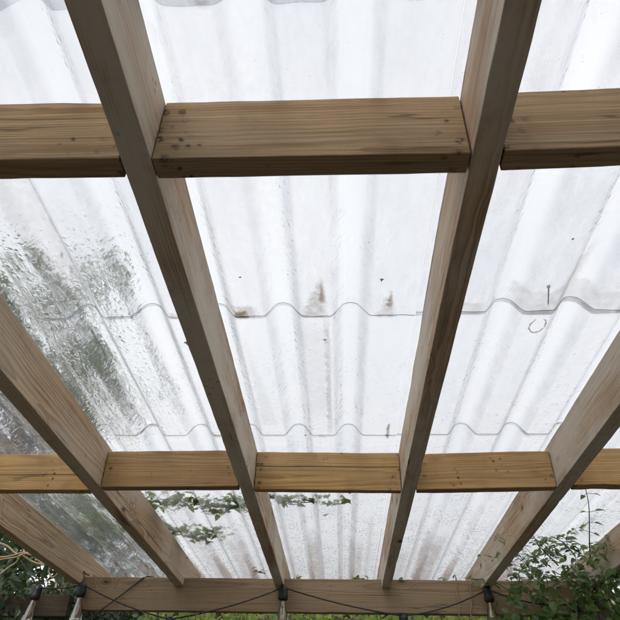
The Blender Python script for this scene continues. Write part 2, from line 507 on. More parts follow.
    return P, x, u, t.math('MAXIMUM', tot, speck, clamp=True), flank_tint

def under_mat(B):
    # underside: clear plastic, slightly weathered and dirty
    t = NT('clear_corrugated_plastic')
    P, x, u, dirt_shade, flank_tint = dirt_shade_nodes(t, B)
    g = t.n('ShaderNodeBsdfGlass'); g.inputs['IOR'].default_value = 1.45; g.inputs['Roughness'].default_value = 0.0
    t.put(g.inputs['Color'], t.mix(flank_tint, (.985, .99, 1.0), (.835, .84, .87)))
    fine = t.noise(t.vec(t.math('MULTIPLY', x, 22), t.math('MULTIPLY', u, 5), 0.0), 1.0, 3)
    t.put(g.inputs['Normal'], t.bump(fine, .35, .004))
    tl = t.n('ShaderNodeBsdfTranslucent')
    df = t.n('ShaderNodeBsdfDiffuse')
    hc = t.mix(t.step(dirt_shade, .08, .6), (.90, .91, .93), (.36, .255, .15))
    t.put(tl.inputs[0], hc); t.put(df.inputs[0], hc)
    hz = t.n('ShaderNodeMixShader'); hz.inputs[0].default_value = .2
    t.t.links.new(tl.outputs[0], hz.inputs[1]); t.t.links.new(df.outputs[0], hz.inputs[2])
    fac = t.math('ADD', .15, t.math('MULTIPLY', dirt_shade, .80), clamp=True)
    mx = t.n('ShaderNodeMixShader'); t.put(mx.inputs[0], fac)
    t.t.links.new(g.outputs[0], mx.inputs[1]); t.t.links.new(hz.outputs[0], mx.inputs[2])
    return t.surf(mx.outputs[0])
def sheet_mats():
    # upper side: wet, covered in rain drops
    t = NT('wet_corrugated_plastic')
    P = t.obj(frame_ref); x, u, w = t.xyz(P)
    jig = t.noise(P, 45, 2)
    Q = t.vec(t.math('ADD', x, t.math('MULTIPLY', jig, .012)), t.math('MULTIPLY', t.math('ADD', u, t.math('MULTIPLY', jig, -.012)), .8), 0.0)
    v1 = t.voro(Q, 62.0, dims='2D'); v2 = t.voro(Q, 140.0, dims='2D')
    k1 = t.step(t.xyz(v1.outputs['Color'])[0], .35, .5)
    k2 = t.step(t.xyz(v2.outputs['Color'])[1], .35, .5)
    d1 = t.math('MULTIPLY', t.step(v1.outputs['Distance'], .42, .05), k1)
    d2 = t.math('MULTIPLY', t.step(v2.outputs['Distance'], .40, .05), k2)
    wet = t.step(t.noise(P, 7, 3), .35, .6)
    ripple = t.noise(t.vec(t.math('MULTIPLY', x, 40), t.math('MULTIPLY', u, 26), 0.0), 1.0, 3, .6, .6)
    h = t.math('ADD', t.math('MULTIPLY', d1, 1.0), t.math('MULTIPLY', d2, .45))
    h = t.math('MULTIPLY', h, t.math('ADD', .35, t.math('MULTIPLY', wet, .65)))
    h = t.math('ADD', h, t.math('MULTIPLY', ripple, .3))
    g = t.n('ShaderNodeBsdfGlass'); g.inputs['IOR'].default_value = 1.40; g.inputs['Roughness'].default_value = 0.075
    t.put(g.inputs['Color'], (.985, .99, 1.0))
    t.put(g.inputs['Normal'], t.bump(h, .42, .0010))
    wetm = t.surf(g.outputs[0])
    # cut edges catch grime
    t = NT('cut_plastic_edge')
    edge = t.surf(t.princ((.07, .07, .075), .5))
    return wetm, edge
M_wet, M_edge = sheet_mats()

AMP = .040
def crest(d):
    d = abs(d)
    if d < .010: return 1 - .06 * (d / .010) ** 2
    if d > .050: return 0.0
    s = (.050 - d) / .040
    return .94 * (s * s * (3 - 2 * s))
def roof_sheet(x0, x1, u0, u1, crests, lift):
    xs = []
    n = max(8, int((x1 - x0) / .0045))
    prof = []
    for i in range(n + 1):
        x = x0 + (x1 - x0) * i / n
        prof.append((x, H1 + .002 + lift + AMP * sum(crest(x - c) for c in crests)))
    th = .0012
    nu = max(2, int((u1 - u0) / .06))
    rnd = random.uniform(0, 50)
    def bowf(x, u):   # sheets are never perfectly true
        return .0005 * noise.noise((x * 2.2 + rnd, u * 2.6, 0.3))
    v = []; f = []; mi = []
    W = n + 1
    for layer in (0, 1):
        for j in range(nu + 1):
            u = u0 + (u1 - u0) * j / nu
            for i, (x, z) in enumerate(prof):
                uu = u
                if j in (0, nu): uu += .006 * noise.noise((x * 5, rnd, j)) + .002 * noise.noise((x * 30, rnd, j))
                v.append((x, uu, z + bowf(x, u) + layer * th))
    off = W * (nu + 1)
    for j in range(nu):
        for i in range(n):
            a = j * W + i
            f.append((a, a + W, a + W + 1, a + 1)); mi.append(0)            # underside
            f.append((off + a, off + a + 1, off + a + W + 1, off + a + W)); mi.append(1)
    def rim(*ids):          # the cut edge keeps its own corners so the shading stays crisp
        b = len(v); v.extend(v[q] for q in ids); f.append((b, b + 1, b + 2, b + 3)); mi.append(2)
    for i in range(n):
        a = i; rim(a, a + 1, off + a + 1, off + a)
        a = nu * W + i; rim(a + 1, a, off + a, off + a + 1)
    for j in range(nu):
        a = j * W; rim(a + W, a, off + a, off + a + W)
        a = j * W + n; rim(a, a + W, off + a + W, off + a)
    org = Vector(((x0 + x1) / 2, (u0 + u1) / 2, H1))
    me = bpy.data.meshes.new('roof_sheet')
    me.from_pydata([tuple(Vector(q) - org) for q in v], [], f); me.update()
    o = link('roof_sheet', me, [under_mat((x0, x1, u0, u1)), M_wet, M_edge], pergola, F @ Matrix.Translation(org))
    me.polygons.foreach_set('material_index', mi)
    me.polygons.foreach_set('use_smooth', [m != 2 for m in mi])
    return o
rows = [(-.62, .436, .0075), (.34, 1.183, .005), (1.086, 1.826, .0025), (1.816, 3.95, 0)]
cols = [(-1.44, -.788, [-1.36 + .16 * k for k in range(4)], .0),
        (-.805, .1815, [-.77 + .16 * k for k in range(6)], .0016),
        (.1835, 1.192, [.39 + .157 * k for k in range(5)], .0036),
        (1.176, 1.42, [1.30], .0056)]
for (ua, ub, lf) in rows:
    for (xa, xb, cr, l2) in cols:
        start = ua
        if ua == 1.086: start = 1.175 if xa < .1 else 1.169      # laps are short, and not all alike
        roof_sheet(xa, xb, start + random.uniform(-.002, .002), ub, cr, lf + l2)
TROUGH = H1 + .012

# ------------------------------------------------------------------ things lying on the roof
def nail():
    t = Tubes()
    a = roof(.470, 1.090, TROUGH + .006); b = roof(.486, 1.155, TROUGH + .004)
    d = (b - a).normalized()
    t.add([a, b - d * .007, b], [.0014, .0014, .0003], 8)
    t2 = Tubes()
    n = d.orthogonal()
    t2.add([a - d * .0016, a], [.0042, .0042], 12)
    o = empty('nail', a); tag(o, 'lone steel nail lying on the clear roof sheet in the grime of the lap', 'nail')
    t.build('shank', M_steel, o, a); t2.build('nail_head', M_steel, o, a)
nail()

def fragment(x, u, size, ang, mat, label, group=None, name='leaf_fragment'):
    l = Leaves()
    p = roof(x, u, TROUGH + .005)
    d = F.to_3x3() @ Vector((math.cos(ang), math.sin(ang), .05))
    l.add(p, d, F.to_3x3() @ Vector((0, .1, 1)), size, size * .5, .5, -.3)
    l.add(p + d * size * .2, F.to_3x3() @ Vector((math.cos(ang + .9), math.sin(ang + .9), .1)), F.to_3x3() @ Vector((.2, 0, 1)), size * .6, size * .3, .5, .2)
    o = l.build(name, mat, None, p)
    tag(o, label, 'leaf fragment', group)
GF = 'bits of leaf lying on the roof'
fragment(.094, 1.056, .013, .4, M_debris, 'dark leaf crumb above the smaller brown triangular stain', GF)
fragment(-.214, 1.040, .009, 2.0, M_debris, 'tiny dark crumb on the roof above the brown stained patch beside the rafter', GF)
fragment(-.038, 1.292, .011, .1, M_debris, 'dark crumb in the sheet trough just below the larger triangular stain', GF)
fragment(.478, .933, .009, 1.2, M_debris, 'single dark speck on the roof high above the lone nail', GF)
fragment(-.105, 1.845, .013, 2.4, M_debris, 'dark crumb on the roof just above the split golden brace', GF)
fragment(-.395, 1.300, .020, .3, M_dry, 'small rust brown crumb on the roof beside the dark rafter', GF)
fragment(.045, 2.36, .022, 1.9, M_debris, 'dark curled scrap hanging just under the golden brace edge', GF)
fragment(-.075, 2.615, .030, .2, M_dry, 'small curled brown leaf lying alone beyond the leafy sprig', GF)
fragment(-.700, 1.172, .016, 3.0, M_dry, 'rust brown crumb at the roof lap beside the brown rafter', GF)
for k, (x, u, s, a) in enumerate([(-.345, 3.30, .055, .3), (-.37, 3.33, .045, 2.2)]):
    pass
lv = Leaves()
for k in range(7):
    p = roof(-.47 + random.uniform(-.045, .045), 3.62 + random.uniform(-.03, .03), TROUGH + .012 + .004 * k)
    a = random.uniform(0, 6.3)
    lv.add(p, F.to_3x3() @ Vector((math.cos(a), math.sin(a), .25)), F.to_3x3() @ Vector((random.uniform(-.4, .4), random.uniform(-.4, .4), 1)), .045, .026, .4, .2)
tag(lv.build('dry_leaf_heap', M_dry, None, roof(-.47, 3.62, TROUGH)), 'little heap of rust brown dead leaves on the roof just above the header beam', 'dead leaves')

def sprig(name, ctrl, n, L, label, cat, spread=.06, mats=None, hang=.0, redtip=None):
    path = smooth_path([roof(*c) for c in ctrl], 6)
    o = empty(name, path[0]); tag(o, label, cat)
    t = Tubes(); t.add(path, [.0032 * (1 - .7 * i / len(path)) for i in range(len(path))], 6)
    lv = Leaves()
    X = F.to_3x3()
    for k in range(n):
        i = random.randrange(1, len(path))
        p = path[i] + X @ Vector((random.uniform(-spread, spread), random.uniform(-spread, spread), random.uniform(.0, .03)))
        a = random.uniform(0, 6.3)
        d = X @ Vector((math.cos(a), math.sin(a), random.uniform(-.25, .15)))
        s = L * random.uniform(.65, 1.2)
        t.add([path[i], (path[i] + p) / 2 + Vector((0, 0, .008)), p], .0011, 5)
        lv.add(p, d, X @ Vector((random.uniform(-.5, .5), random.uniform(-.5, .5), 1)), s, s * .55, .3, .18)
    t.build('twig', M_stem, o, path[0])
    lv.build('leaves', mats or M_branchleaf, o, path[0])
    if redtip:
        r = Leaves()
        for k in range(3):
            a = k * 2.1
            r.add(roof(*redtip), X @ Vector((math.cos(a), math.sin(a), .1)), X @ Vector((0, 0, 1)), .035, .025)
        r.build('red_leaf', M_redleaf, o, path[0])
    return o
M_redleaf = leafmat('red_leaf', (.22, .04, .04), (.30, .06, .06), (.35, .09, .08))
sprig('leafy_branch', [(-1.30, 2.86, 1.06), (-1.12, 2.72, .99), (-.95, 2.60, .93), (-.78, 2.54, .905), (-.66, 2.56, .90), (-.56, 2.56, .90), (-.46, 2.58, .895), (-.37, 2.54, .90)], 190, .050,
      'leafy green branch lying across the roof just below the darker golden brace', 'branch', .085)
sprig('leafy_branch', [(-1.35, 3.10, 1.05), (-1.15, 2.98, .96), (-.95, 2.88, .92), (-.82, 2.90, .91), (-.74, 2.98, .905), (-.66, 3.02, .90), (-.60, 2.92, .90)], 144, .054,
      'lower leafy branch with one red leaf, lying on the roof beside the brown rafter', 'branch', .075, redtip=(-.655, 3.09, .90))
sprig('leafy_sprig', [(-.36, 2.42, .90), (-.27, 2.47, .90), (-.20, 2.52, .895), (-.11, 2.50, .89), (.02, 2.52, .89)], 44, .054,
      'small leafy sprig on the roof in the middle bay below the split golden brace', 'sprig', .045)

# ------------------------------------------------------------------ string lights
def lathe(prof, n, T, name, mat, parent):
    v = []; f = []
    for (r, z) in prof:
        for k in range(n):
            a = 2 * math.pi * k / n
            v.append(T @ Vector((r * math.cos(a), r * math.sin(a), z)))
    for i in range(len(prof) - 1):
        for k in range(n):
            f.append((i*n+k, i*n+(k+1) % n, (i+1)*n+(k+1) % n, (i+1)*n+k))
    b0 = len(v)
    f.append(tuple(range(n))[::-1]); e = (len(prof)-1)*n
    f.append(tuple(e+k for k in range(n)))
    return pydata(name, v, f, mat, parent, T.translation)

UW = 3.145
def W(x, w, u=UW): return roof(x, u, w)
lights = empty('string_lights', W(-1.256, .721))
tag(lights, 'black cable string of clear filament bulbs hung along the header beam', 'string lights')
cable = Tubes()
socks = [  # x, w of socket top, lean in x and toward viewer
    (-1.466, .697, -.16, .0), (-1.252, .712, -.02, 0), (-.80, .560, 0, 0), (-.274, .706, .0, 0), (.288, .588, 0, 0), (.692, .708, .03, 0), (1.085, .648, .08, 0)]
def sag(a, b, d, n=14):
    out = []
    for i in range(n + 1):
        t = i / n
        p = a.lerp(b, t); p = p + Vector((0, 0, -4 * d * t * (1 - t)))
        out.append(p)
    return out
spans = [((-1.80, .93), (-1.595, .821), .01), ((-1.595, .821), (-1.466, .697), .004), ((-1.466, .697), (-1.252, .712), .012),
         ((-1.252, .712), (-.80, .562), .016), ((-.80, .562), (-.274, .706), .016), ((-.274, .706), (.288, .588), .012),
         ((.288, .588), (.692, .708), .020), ((.692, .708), (1.085, .648), .028), ((1.085, .648), (1.29, .80), .012)]
for a, b, d in spans:
    cable.add(sag(W(*a), W(*b), d), .0034, 7)
cable.build('cable', M_cable, lights, W(-1.256, .721))
def socket(x, w, lean, lean2):
    T = Matrix.Translation(W(x, w)) @ Matrix.Rotation(-lean, 4, 'Y') @ Matrix.Rotation(lean2, 4, 'X')
    s = lathe([(.004, .012), (.010, .012), (.012, .004), (.0195, .0), (.021, -.012), (.021, -.030), (.0225, -.033), (.0225, -.050), (.019, -.056)], 20, T, 'bulb_socket', M_black, lights)
    outer = [(.0125, -.054), (.0130, -.066), (.0160, -.085), (.0220, -.110), (.0275, -.135), (.0290, -.155), (.0265, -.175), (.0190, -.190), (.0080, -.197), (.0004, -.198)]
    b = lathe([(max(.0004, r), z) for r, z in outer], 24, T, 'bulb', M_bulb, s)
    # inner wall, so the glass is a thin shell
    me = b.data
    bm = bmesh.new(); bm.from_mesh(me)
    inn = bm.copy()
    bmesh.ops.recalc_face_normals(bm, faces=bm.faces)
    bm.to_mesh(me); bm.free()
    inner = [(max(.0003, r - .0011), z + (.0011 if z < -.18 else 0)) for r, z in outer]
    v = []; f = []
    T0 = T
    base = len(me.vertices); n = 24
    vs = [tuple(q.co) for q in me.vertices]; fs = [tuple(pp.vertices) for pp in me.polygons]
    for (r, z) in inner:
        for k in range(n):
            a = 2 * math.pi * k / n
            q = T @ Vector((r * math.cos(a), r * math.sin(a), z)); vs.append(tuple(q - T.translation))
    for i in range(len(inner) - 1):
        for k in range(n):
            fs.append((base+i*n+k, base+(i+1)*n+k, base+(i+1)*n+(k+1) % n, base+i*n+(k+1) % n)[::1])
    inn.free()
    me.clear_geometry(); me.from_pydata(vs, [], fs); me.update()
    me.polygons.foreach_set('use_smooth', [True] * len(me.polygons))
    fl = Tubes()
    for k in range(4):
        a = 2 * math.pi * k / 4
        fl.add([T @ Vector((.006 * math.cos(a), .006 * math.sin(a), -.085)), T @ Vector((.009 * math.cos(a+.3), .009 * math.sin(a+.3), -.160))], 0.00055, 5)
    fl.add([T @ Vector((0, 0, -.055)), T @ Vector((0, 0, -.088))], .004, 6)
    fl.build('filament', M_fil, s, T.translation)
for s_ in socks: socket(*s_)
# a second thin cable crosses the first and goes up over the header
c2 = Tubes()
c2.add(sag(W(-1.33, .46), W(-.975, .748, 3.18), .01), .0030, 7)
c2.add([W(-.975, .748, 3.18), W(-.955, .764, 3.20), W(-.92, .768, 3.26)], .0030, 7)
tag(c2.build('support_wire', M_cable, None, W(-.975, .748)), 'thin black wire crossing the light cable and passing over the header beam', 'wire')

# ------------------------------------------------------------------ plants
def tree(name, base, top, crown, nleaf, L, mat, label, cat='tree', group=None, trunk_r=.09, clumps=40, clump_r=.45, parts=('trunk', 'crown'), gap=.0):
    o = empty(name, base); tag(o, label, cat, group)
    t = Tubes(); base = Vector(base); top = Vector(top)
    mid = base.lerp(top, .5) + Vector((random.uniform(-.1, .1), random.uniform(-.1, .1), 0))
    path = smooth_path([base, mid, top], 6)
    t.add(path, [trunk_r * (1 - .6 * i / len(path)) for i in range(len(path))], 10)
    C, S = Vector(crown[0]), Vector(crown[1])
    cs = []
    for k in range(clumps):
        d = rdir() * random.uniform(.35, 1.0) ** .6
        c = C + Vector((d.x * S.x, d.y * S.y, d.z * S.z))
        cs.append((c, clump_r * random.uniform(.6, 1.25)))
        st = path[random.randrange(len(path) // 2, len(path))]
        m = st.lerp(c, .5) + Vector((random.uniform(-.12, .12), random.uniform(-.12, .12), random.uniform(.0, .2)))
        bp = smooth_path([st, m, c], 4)
        t.add(bp, [trunk_r * .28 * (1 - .85 * i / len(bp)) for i in range(len(bp))], 5)
    lv = Leaves()
    for k in range(nleaf):
        c, r = random.choice(cs)
        d = rdir() * r * random.random() ** .45
        p = c + Vector((d.x, d.y, d.z * .75))
        s = L * random.uniform(.6, 1.25)
        lv.add(p, rdir(-.2), rdir(.6), s, s * .55, .3, .25)
    t.build(parts[0], M_bark, o, base)
    lv.build(parts[1], mat, o, base)
    return o

tree('evergreen_tree', (-3.3, 5.2, 0), (-3.0, 5.3, 3.9), ((-3.2, 5.3, 3.95), (1.25, .9, 2.0)), 5200, .085, M_tree,
     'dark evergreen tree blurred behind the wet roof sheets beside the outer rafter', clumps=64, clump_r=.36)
rb = tree('rose_bush', (-1.75, 4.35, 0), (-1.7, 4.35, 1.9), ((-1.80, 4.4, 2.25), (.66, .4, .72)), 3200, .06, M_rose,
     'loose garden bush with pink blooms behind the header beam', 'bush', trunk_r=.03, clumps=26, clump_r=.22, parts=('stems', 'leaves'))
for (x, y, z) in [(-1.36, 4.05, 2.42), (-1.50, 4.2, 2.34), (-1.8, 4.1, 2.62)]:
    bl = Leaves()
    for k in range(16):
        a = k * 2.4; rr = .2 + .8 * (k / 16)
        d = Vector((math.cos(a) * rr, math.sin(a) * rr, 1.1 - rr)).normalized()
        bl.add((x, y, z), d, Vector((-d.x, -d.y, 1)), .06, .05, .4, -.25)
    bl.build('bloom', M_petal, rb, (x, y, z))

# leafy climber on the post, right
cl = empty('climbing_plant', (1.42, 3.35, 0))
tag(cl, 'green leafy climber spilling over the header beam around the post', 'climbing plant')
st = Tubes(); lv = Leaves()
X = F.to_3x3()
def top_w(x):     # upper outline of the foliage in the roof frame
    pts = [(.66, .64), (.74, .70), (.80, .77), (.86, .825), (.92, .853), (1.9, .853)]
    for (a, wa), (b, wb) in zip(pts, pts[1:]):
        if a <= x <= b: return wa + (wb - wa) * (x - a) / (b - a)
    return pts[0][1] if x < pts[0][0] else pts[-1][1]
for k in range(26):
    x0 = random.uniform(1.1, 1.6)
    pth = [Vector((x0, 3.36 + random.uniform(-.05, .12), random.uniform(.2, 1.4)))]
    x1 = random.uniform(.85, 1.7)
    pth.append(roof(x0 + (x1 - x0) * .5 + random.uniform(-.1, .1), 3.2 + random.uniform(-.08, .12), .58 + random.uniform(-.05, .1)))
    pth.append(roof(x1, 3.1 + random.uniform(-.12, .15), top_w(x1) - random.uniform(.0, .15)))
    pp = smooth_path(pth, 7)
    st.add(pp, [.0042 * (1 - .6 * i / len(pp)) for i in range(len(pp))], 6)
n = 0
while n < 2900:
    x = random.uniform(.66, 1.95)
    w = random.uniform(.42, .86)
    tw = top_w(x)
    if w > tw + min(0, random.gauss(0, .02)): continue
    dens = 1.0 if w < tw - .06 else .55
    if x < .82: dens *= .55
    if noise.noise((x * 11, w * 11, 3.0)) < -.08: dens *= .10
    if random.random() > dens: continue
    u = random.uniform(2.98, 3.16) if random.random() < .55 else random.uniform(3.16, 3.5)
    if w > .70 and random.random() < .6: u = random.uniform(2.78 if x > .93 else 2.95, 3.1)
    s = random.choice([.020, .026, .032, .038, .046]) * random.uniform(.85, 1.15)
    d = X @ Vector((random.uniform(-1, 1), random.uniform(-.6, .3), random.uniform(-.9, .25)))
    nn = X @ Vector((random.uniform(-.6, .6), -random.uniform(.1, 1.0), random.uniform(.3, 1.2)))
    p = roof(x, u, w)
    lv.add(p, d, nn, s, s * .72, .22, .22, .10)
    n += 1
for k in range(2000):
    x = random.uniform(.80, 1.95); w = random.uniform(.40, .80)
    if x < .95 and w > .66: continue
    if noise.noise((x * 8, w * 8, 7.0)) < -.25: continue
    s = random.uniform(.025, .05)
    lv.add(roof(x, random.uniform(3.25, 3.6), w), X @ Vector((random.uniform(-1, 1), random.uniform(-.6, .3), random.uniform(-.9, .25))),
           X @ Vector((random.uniform(-.6, .6), -random.uniform(.2, 1.0), random.uniform(.3, 1.2))), s, s * .7, .22, .2)
# leaves beyond the roof edge and a few large nearer ones
for (x, u, w, s) in [(.783, 3.02, .70, .075), (.93, 2.98, .68, .055)]:
    lv.add(roof(x, u, w), X @ Vector((.25, -.2, -1)), X @ Vector((.3, -1, .35)), s, s * .78, .15, .1, .12)
# long shoots reaching up under the sheets
shoots = [[(1.16, 3.05, .80), (1.10, 2.85, .83), (1.03, 2.62, .84), (.96, 2.40, .845), (.90, 2.24, .85)],
          [(1.02, 3.08, .80), (.95, 2.98, .82), (.88, 2.86, .83), (.82, 2.72, .84)],
          [(1.08, 3.0, .82), (.99, 2.86, .84), (.92, 2.80, .85)],
          [(.74, 3.10, .70), (.69, 3.11, .74), (.64, 3.12, .745), (.58, 3.12, .75)],
          [(.80, 3.06, .66), (.72, 3.08, .72), (.66, 3.09, .735)]]
for sh in shoots:
    pp = smooth_path([roof(*c) for c in sh], 6)
    st.add(pp, [.0030 * (1 - .6 * i / len(pp)) for i in range(len(pp))], 6)
    for i in range(4, len(pp), 3):
        for sgn in (-1, 1):
            if random.random() < .35: continue
            d = X @ Vector((sgn * random.uniform(.5, 1), random.uniform(-.6, .2), random.uniform(-.6, .1)))
            s = random.uniform(.022, .038)
            q = pp[i] + d * .025
            st.add([pp[i], q], .001, 5)
            lv.add(q, d, X @ Vector((random.uniform(-.5, .5), -.6, .8)), s, s * .7, .25, .2)
# wispy new growth all round the top of the mass
for k in range(46):
    x0 = random.uniform(.72, 1.6); w0 = top_w(x0) - random.uniform(.0, .08); u0 = random.uniform(2.85, 3.1)
    x1 = x0 - random.uniform(-.12, .22); u1 = u0 - random.uniform(.06, .30); w1 = min(.852, w0 + random.uniform(.0, .06))
    pp = smooth_path([roof(x0, u0, w0), roof((x0 + x1) / 2 + random.uniform(-.03, .03), (u0 + u1) / 2, min(.852, (w0 + w1) / 2 + .01)), roof(x1, u1, w1)], 5)
    st.add(pp, [.0016 * (1 - .6 * i / len(pp)) for i in range(len(pp))], 5)
    for i in range(1, len(pp)):
        for sgn in (-1, 1):
            if random.random() < .3: continue
            d = X @ Vector((sgn * random.uniform(.4, 1), random.uniform(-.7, .3), random.uniform(-.6, .2)))
            s = random.uniform(.018, .034)
            lv.add(pp[i] + d * .012, d, X @ Vector((random.uniform(-.6, .6), -random.uniform(.2, .8), .8)), s, s * .68, .25, .2)
# runners inside the mass
st.build('stems', M_stem, cl, (1.42, 3.35, 0))
lv.build('leaves', M_ivy, cl, (1.42, 3.35, 0))

# dry twisted tendrils hanging over the header
for k, (xa, lab) in enumerate([(.535, 'pale dry tendril hanging down the header beam, farther from the leafy climber'), (.612, 'pale dry tendril hanging down the header beam, closer to the leafy climber')]):
    t = Tubes()
    c = [roof(xa + .015 + .004 * math.sin(i * 1.9 + k) - .004 * i * (k), 3.172 - .004 * (i % 2), .775 - .032 * i) for i in range(7 + (k == 0) * 2)]
    c.insert(0, roof(xa + .012, 3.21, .772))
    t.add(smooth_path(c, 5), .0032, 6)
    tag(t.build('dry_tendril', M_vine, None, c[0]), lab, 'tendril', 'dry tendrils on the header')

# little sprigs of leaf peeping over the header
def tuft(x, label, n=9, sp=.05, z=.02):
    l = Leaves(); stt = Tubes()
    b = roof(x, 3.262, .745)
    o = empty('leaf_tuft', b); tag(o, label, 'leaf tuft', 'leaf tufts peeping over the header')
    for k in range(n):
        d = X @ Vector((random.uniform(-1, 1), random.uniform(-.5, .3), random.uniform(-.1, .7)))
        p = b + X @ Vector((random.uniform(-sp, sp), random.uniform(-.02, .02), random.uniform(.0, z) + .01))
        stt.add([b, p], .0012, 5)
        s = random.uniform(.022, .036)
        l.add(p, d, X @ Vector((random.uniform(-.4, .4), -.5, .8)), s, s * .7, .25, .15)
    stt.build('stalks', M_stem, o, b); l.build('leaves', M_hedge if x < .2 else M_ivy, o, b)
tuft(.098, 'bright leaf tuft over the header in the middle bay', 12, .045, .022)
tuft(.315, 'leaf tuft over the header just past the second middle rafter', 8, .03, .02)
tuft(.50, 'dark green leaf tuft over the header above the dry tendrils', 9, .03, .025)
tuft(-.235, 'tiny leaf tuft over the header beside the hanging middle bulb', 6, .02, .02)

# left: dark climber and its old twining stems
lc = empty('dark_climber', (-2.05, 3.6, 0))
tag(lc, 'dark leafy climber with thick twining stems beneath the outer rafter', 'climbing plant')
vt = Tubes()
vines = [[(-1.95, 3.06, .95), (-1.70, 3.08, .885), (-1.585, 3.09, .835), (-1.50, 3.09, .80), (-1.40, 3.10, .782), (-1.30, 3.14, .780), (-1.25, 3.2, .77)],
         [(-1.95, 3.05, .79), (-1.72, 3.06, .805), (-1.60, 3.07, .825), (-1.53, 3.08, .84), (-1.47, 3.10, .80), (-1.42, 3.10, .79), (-1.41, 3.1, .745), (-1.385, 3.1, .735), (-1.36, 3.12, .765)],
         [(-1.95, 3.07, .66), (-1.72, 3.06, .69), (-1.62, 3.06, .745), (-1.575, 3.07, .80), (-1.56, 3.08, .85), (-1.60, 3.1, .90)],
         [(-1.90, 3.05, .74), (-1.75, 3.06, .79), (-1.62, 3.05, .80), (-1.55, 3.06, .825), (-1.51, 3.08, .83)],
         [(-1.40, 3.20, .80), (-1.375, 3.20, .74), (-1.352, 3.2, .695)],
         [(-1.36, 3.2, .80), (-1.335, 3.2, .74), (-1.32, 3.21, .70)],
         [(-2.05, 3.6, -1.2), (-2.0, 3.4, -.2), (-1.9, 3.15, .5), (-1.85, 3.08, .8), (-1.7, 3.07, .87)]]
for i, v_ in enumerate(vines):
    pp = smooth_path([roof(*c) for c in v_], 7)
    r0 = [.0050, .0046, .0045, .0038, .003, .003, .010][i]
    vt.add([q + Vector((.003 * math.sin(k * .9 + i), 0, .003 * math.cos(k * .7 + i))) for k, q in enumerate(pp)], r0, 8)
vt.build('twining_stems', M_vine, lc, (-2.05, 3.6, 0))
lv = Leaves()
n = 0
while n < 5200:
    x = random.uniform(-3.3, -1.02); u = random.uniform(3.32, 4.3); w = random.uniform(.20, 1.5)
    if x > -1.62 and w > .98: continue
    if x > -1.30 and w > .66: continue
    if x > -1.5 and w > .74: continue
    if w > .93 - .1 * (x + 3): pass
    if noise.noise((x * 5, w * 5, u * 3)) < -.28: continue
    s = random.uniform(.04, .075)
    lv.add(roof(x, u, w), rdir(-.35), X @ Vector((random.uniform(-.7, .7), -random.uniform(.2, 1), random.uniform(.1, 1))), s, s * .6, .25, .2)
    n += 1
for k in range(420):
    x = random.uniform(-1.62, -1.12); w = random.uniform(.60, .80)
    s = random.uniform(.04, .065)
    lv.add(roof(x, random.uniform(3.36, 3.75), w if x < -1.27 else min(w, .74)), rdir(-.4), X @ Vector((random.uniform(-.6, .6), -.6, .7)), s, s * .6, .25, .2)
for k in range(170):
    x = random.uniform(-1.95, -1.50); w = random.uniform(.50, .78)
    s = random.uniform(.035, .06)
    lv.add(roof(x, random.uniform(3.10, 3.24), w), rdir(-.4), X @ Vector((random.uniform(-.6, .6), -.6, .7)), s, s * .6, .25, .2)
lv.build('leaves', M_dark, lc, (-2.05, 3.6, 0))

# hedge beyond
hd = empty('hedge', (.6, 6.0, 0))
tag(hd, 'yellow green garden hedge seen in the gap under the header beam', 'hedge')
lv = Leaves()
for k in range(7500):
    x = random.uniform(-2.2, 3.6)
    top = 2.22 + .16 * noise.noise((x * 2.3, 1, 5)) + .06 * noise.noise((x * 9, 1, 5))
    z = top - abs(random.gauss(0, .45))
    if z < .05: continue
    y = 6.0 + random.uniform(-.35, .35)
    s = random.uniform(.045, .08)
    lv.add((x, y, z), rdir(.2), rdir(.7), s, s * .6, .25, .2)
lv.build('leaves', M_hedge, hd, (.6, 6, 0))
t = Tubes()
for k in range(40):
    x = -2.2 + 5.8 * k / 39
    t.add(smooth_path([(x, 6, 0), (x + random.uniform(-.15, .15), 6 + random.uniform(-.1, .1), 1.2), (x + random.uniform(-.3, .3), 6 + random.uniform(-.2, .2), 2.25)], 4), .012, 5)
t.build('stems', M_bark, hd, (.6, 6, 0))

tree('young_tree', (3.1, 6.0, 0), (3.1, 6.0, 2.6), ((3.15, 6.0, 2.9), (.7, .6, .75)), 1500, .07, M_ivy,
     'young green tree faint through the roof behind the leafy climber', trunk_r=.04, clumps=22, clump_r=.26)

# ------------------------------------------------------------------ brick house beyond the garden
def brickmat():
    t = NT('pink_brick')
    c = t.xyz(t.obj())
    b = t.n('ShaderNodeTexBrick')
    t.put(b.inputs['Vector'], t.vec(t.math('ADD', c[0], c[1]), c[2], 0.0))
    t.put(b.inputs['Color1'], (.34, .21, .17)); t.put(b.inputs['Color2'], (.28, .165, .13)); t.put(b.inputs['Mortar'], (.40, .36, .32))
    b.inputs['Scale'].default_value = 1.0; b.inputs['Brick Width'].default_value = .225; b.inputs['Row Height'].default_value = .075
    b.inputs['Mortar Size'].default_value = .009
    n = t.noise(t.obj(), 4, 4)
    return t.surf(t.princ(t.mix(t.step(n, .3, .7, 0, .3), b.outputs['Color'], (.40, .28, .22)), .85))
M_brick = brickmat()
def tilemat():
    t = NT('clay_roof_tile')
    c = t.xyz(t.obj())
    wv = t.math('SINE', t.math('MULTIPLY', c[0], 28.0))
    row = t.math('FRACT', t.math('MULTIPLY', c[1], 3.4))
    n = t.noise(t.obj(), 5, 4)
    colr = t.mix(t.step(n, .3, .7), (.31, .20, .16), (.24, .16, .13))
    return t.surf(t.princ(colr, .8, t.bump(t.math('ADD', wv, row), .6, .03)))
M_tile = tilemat()
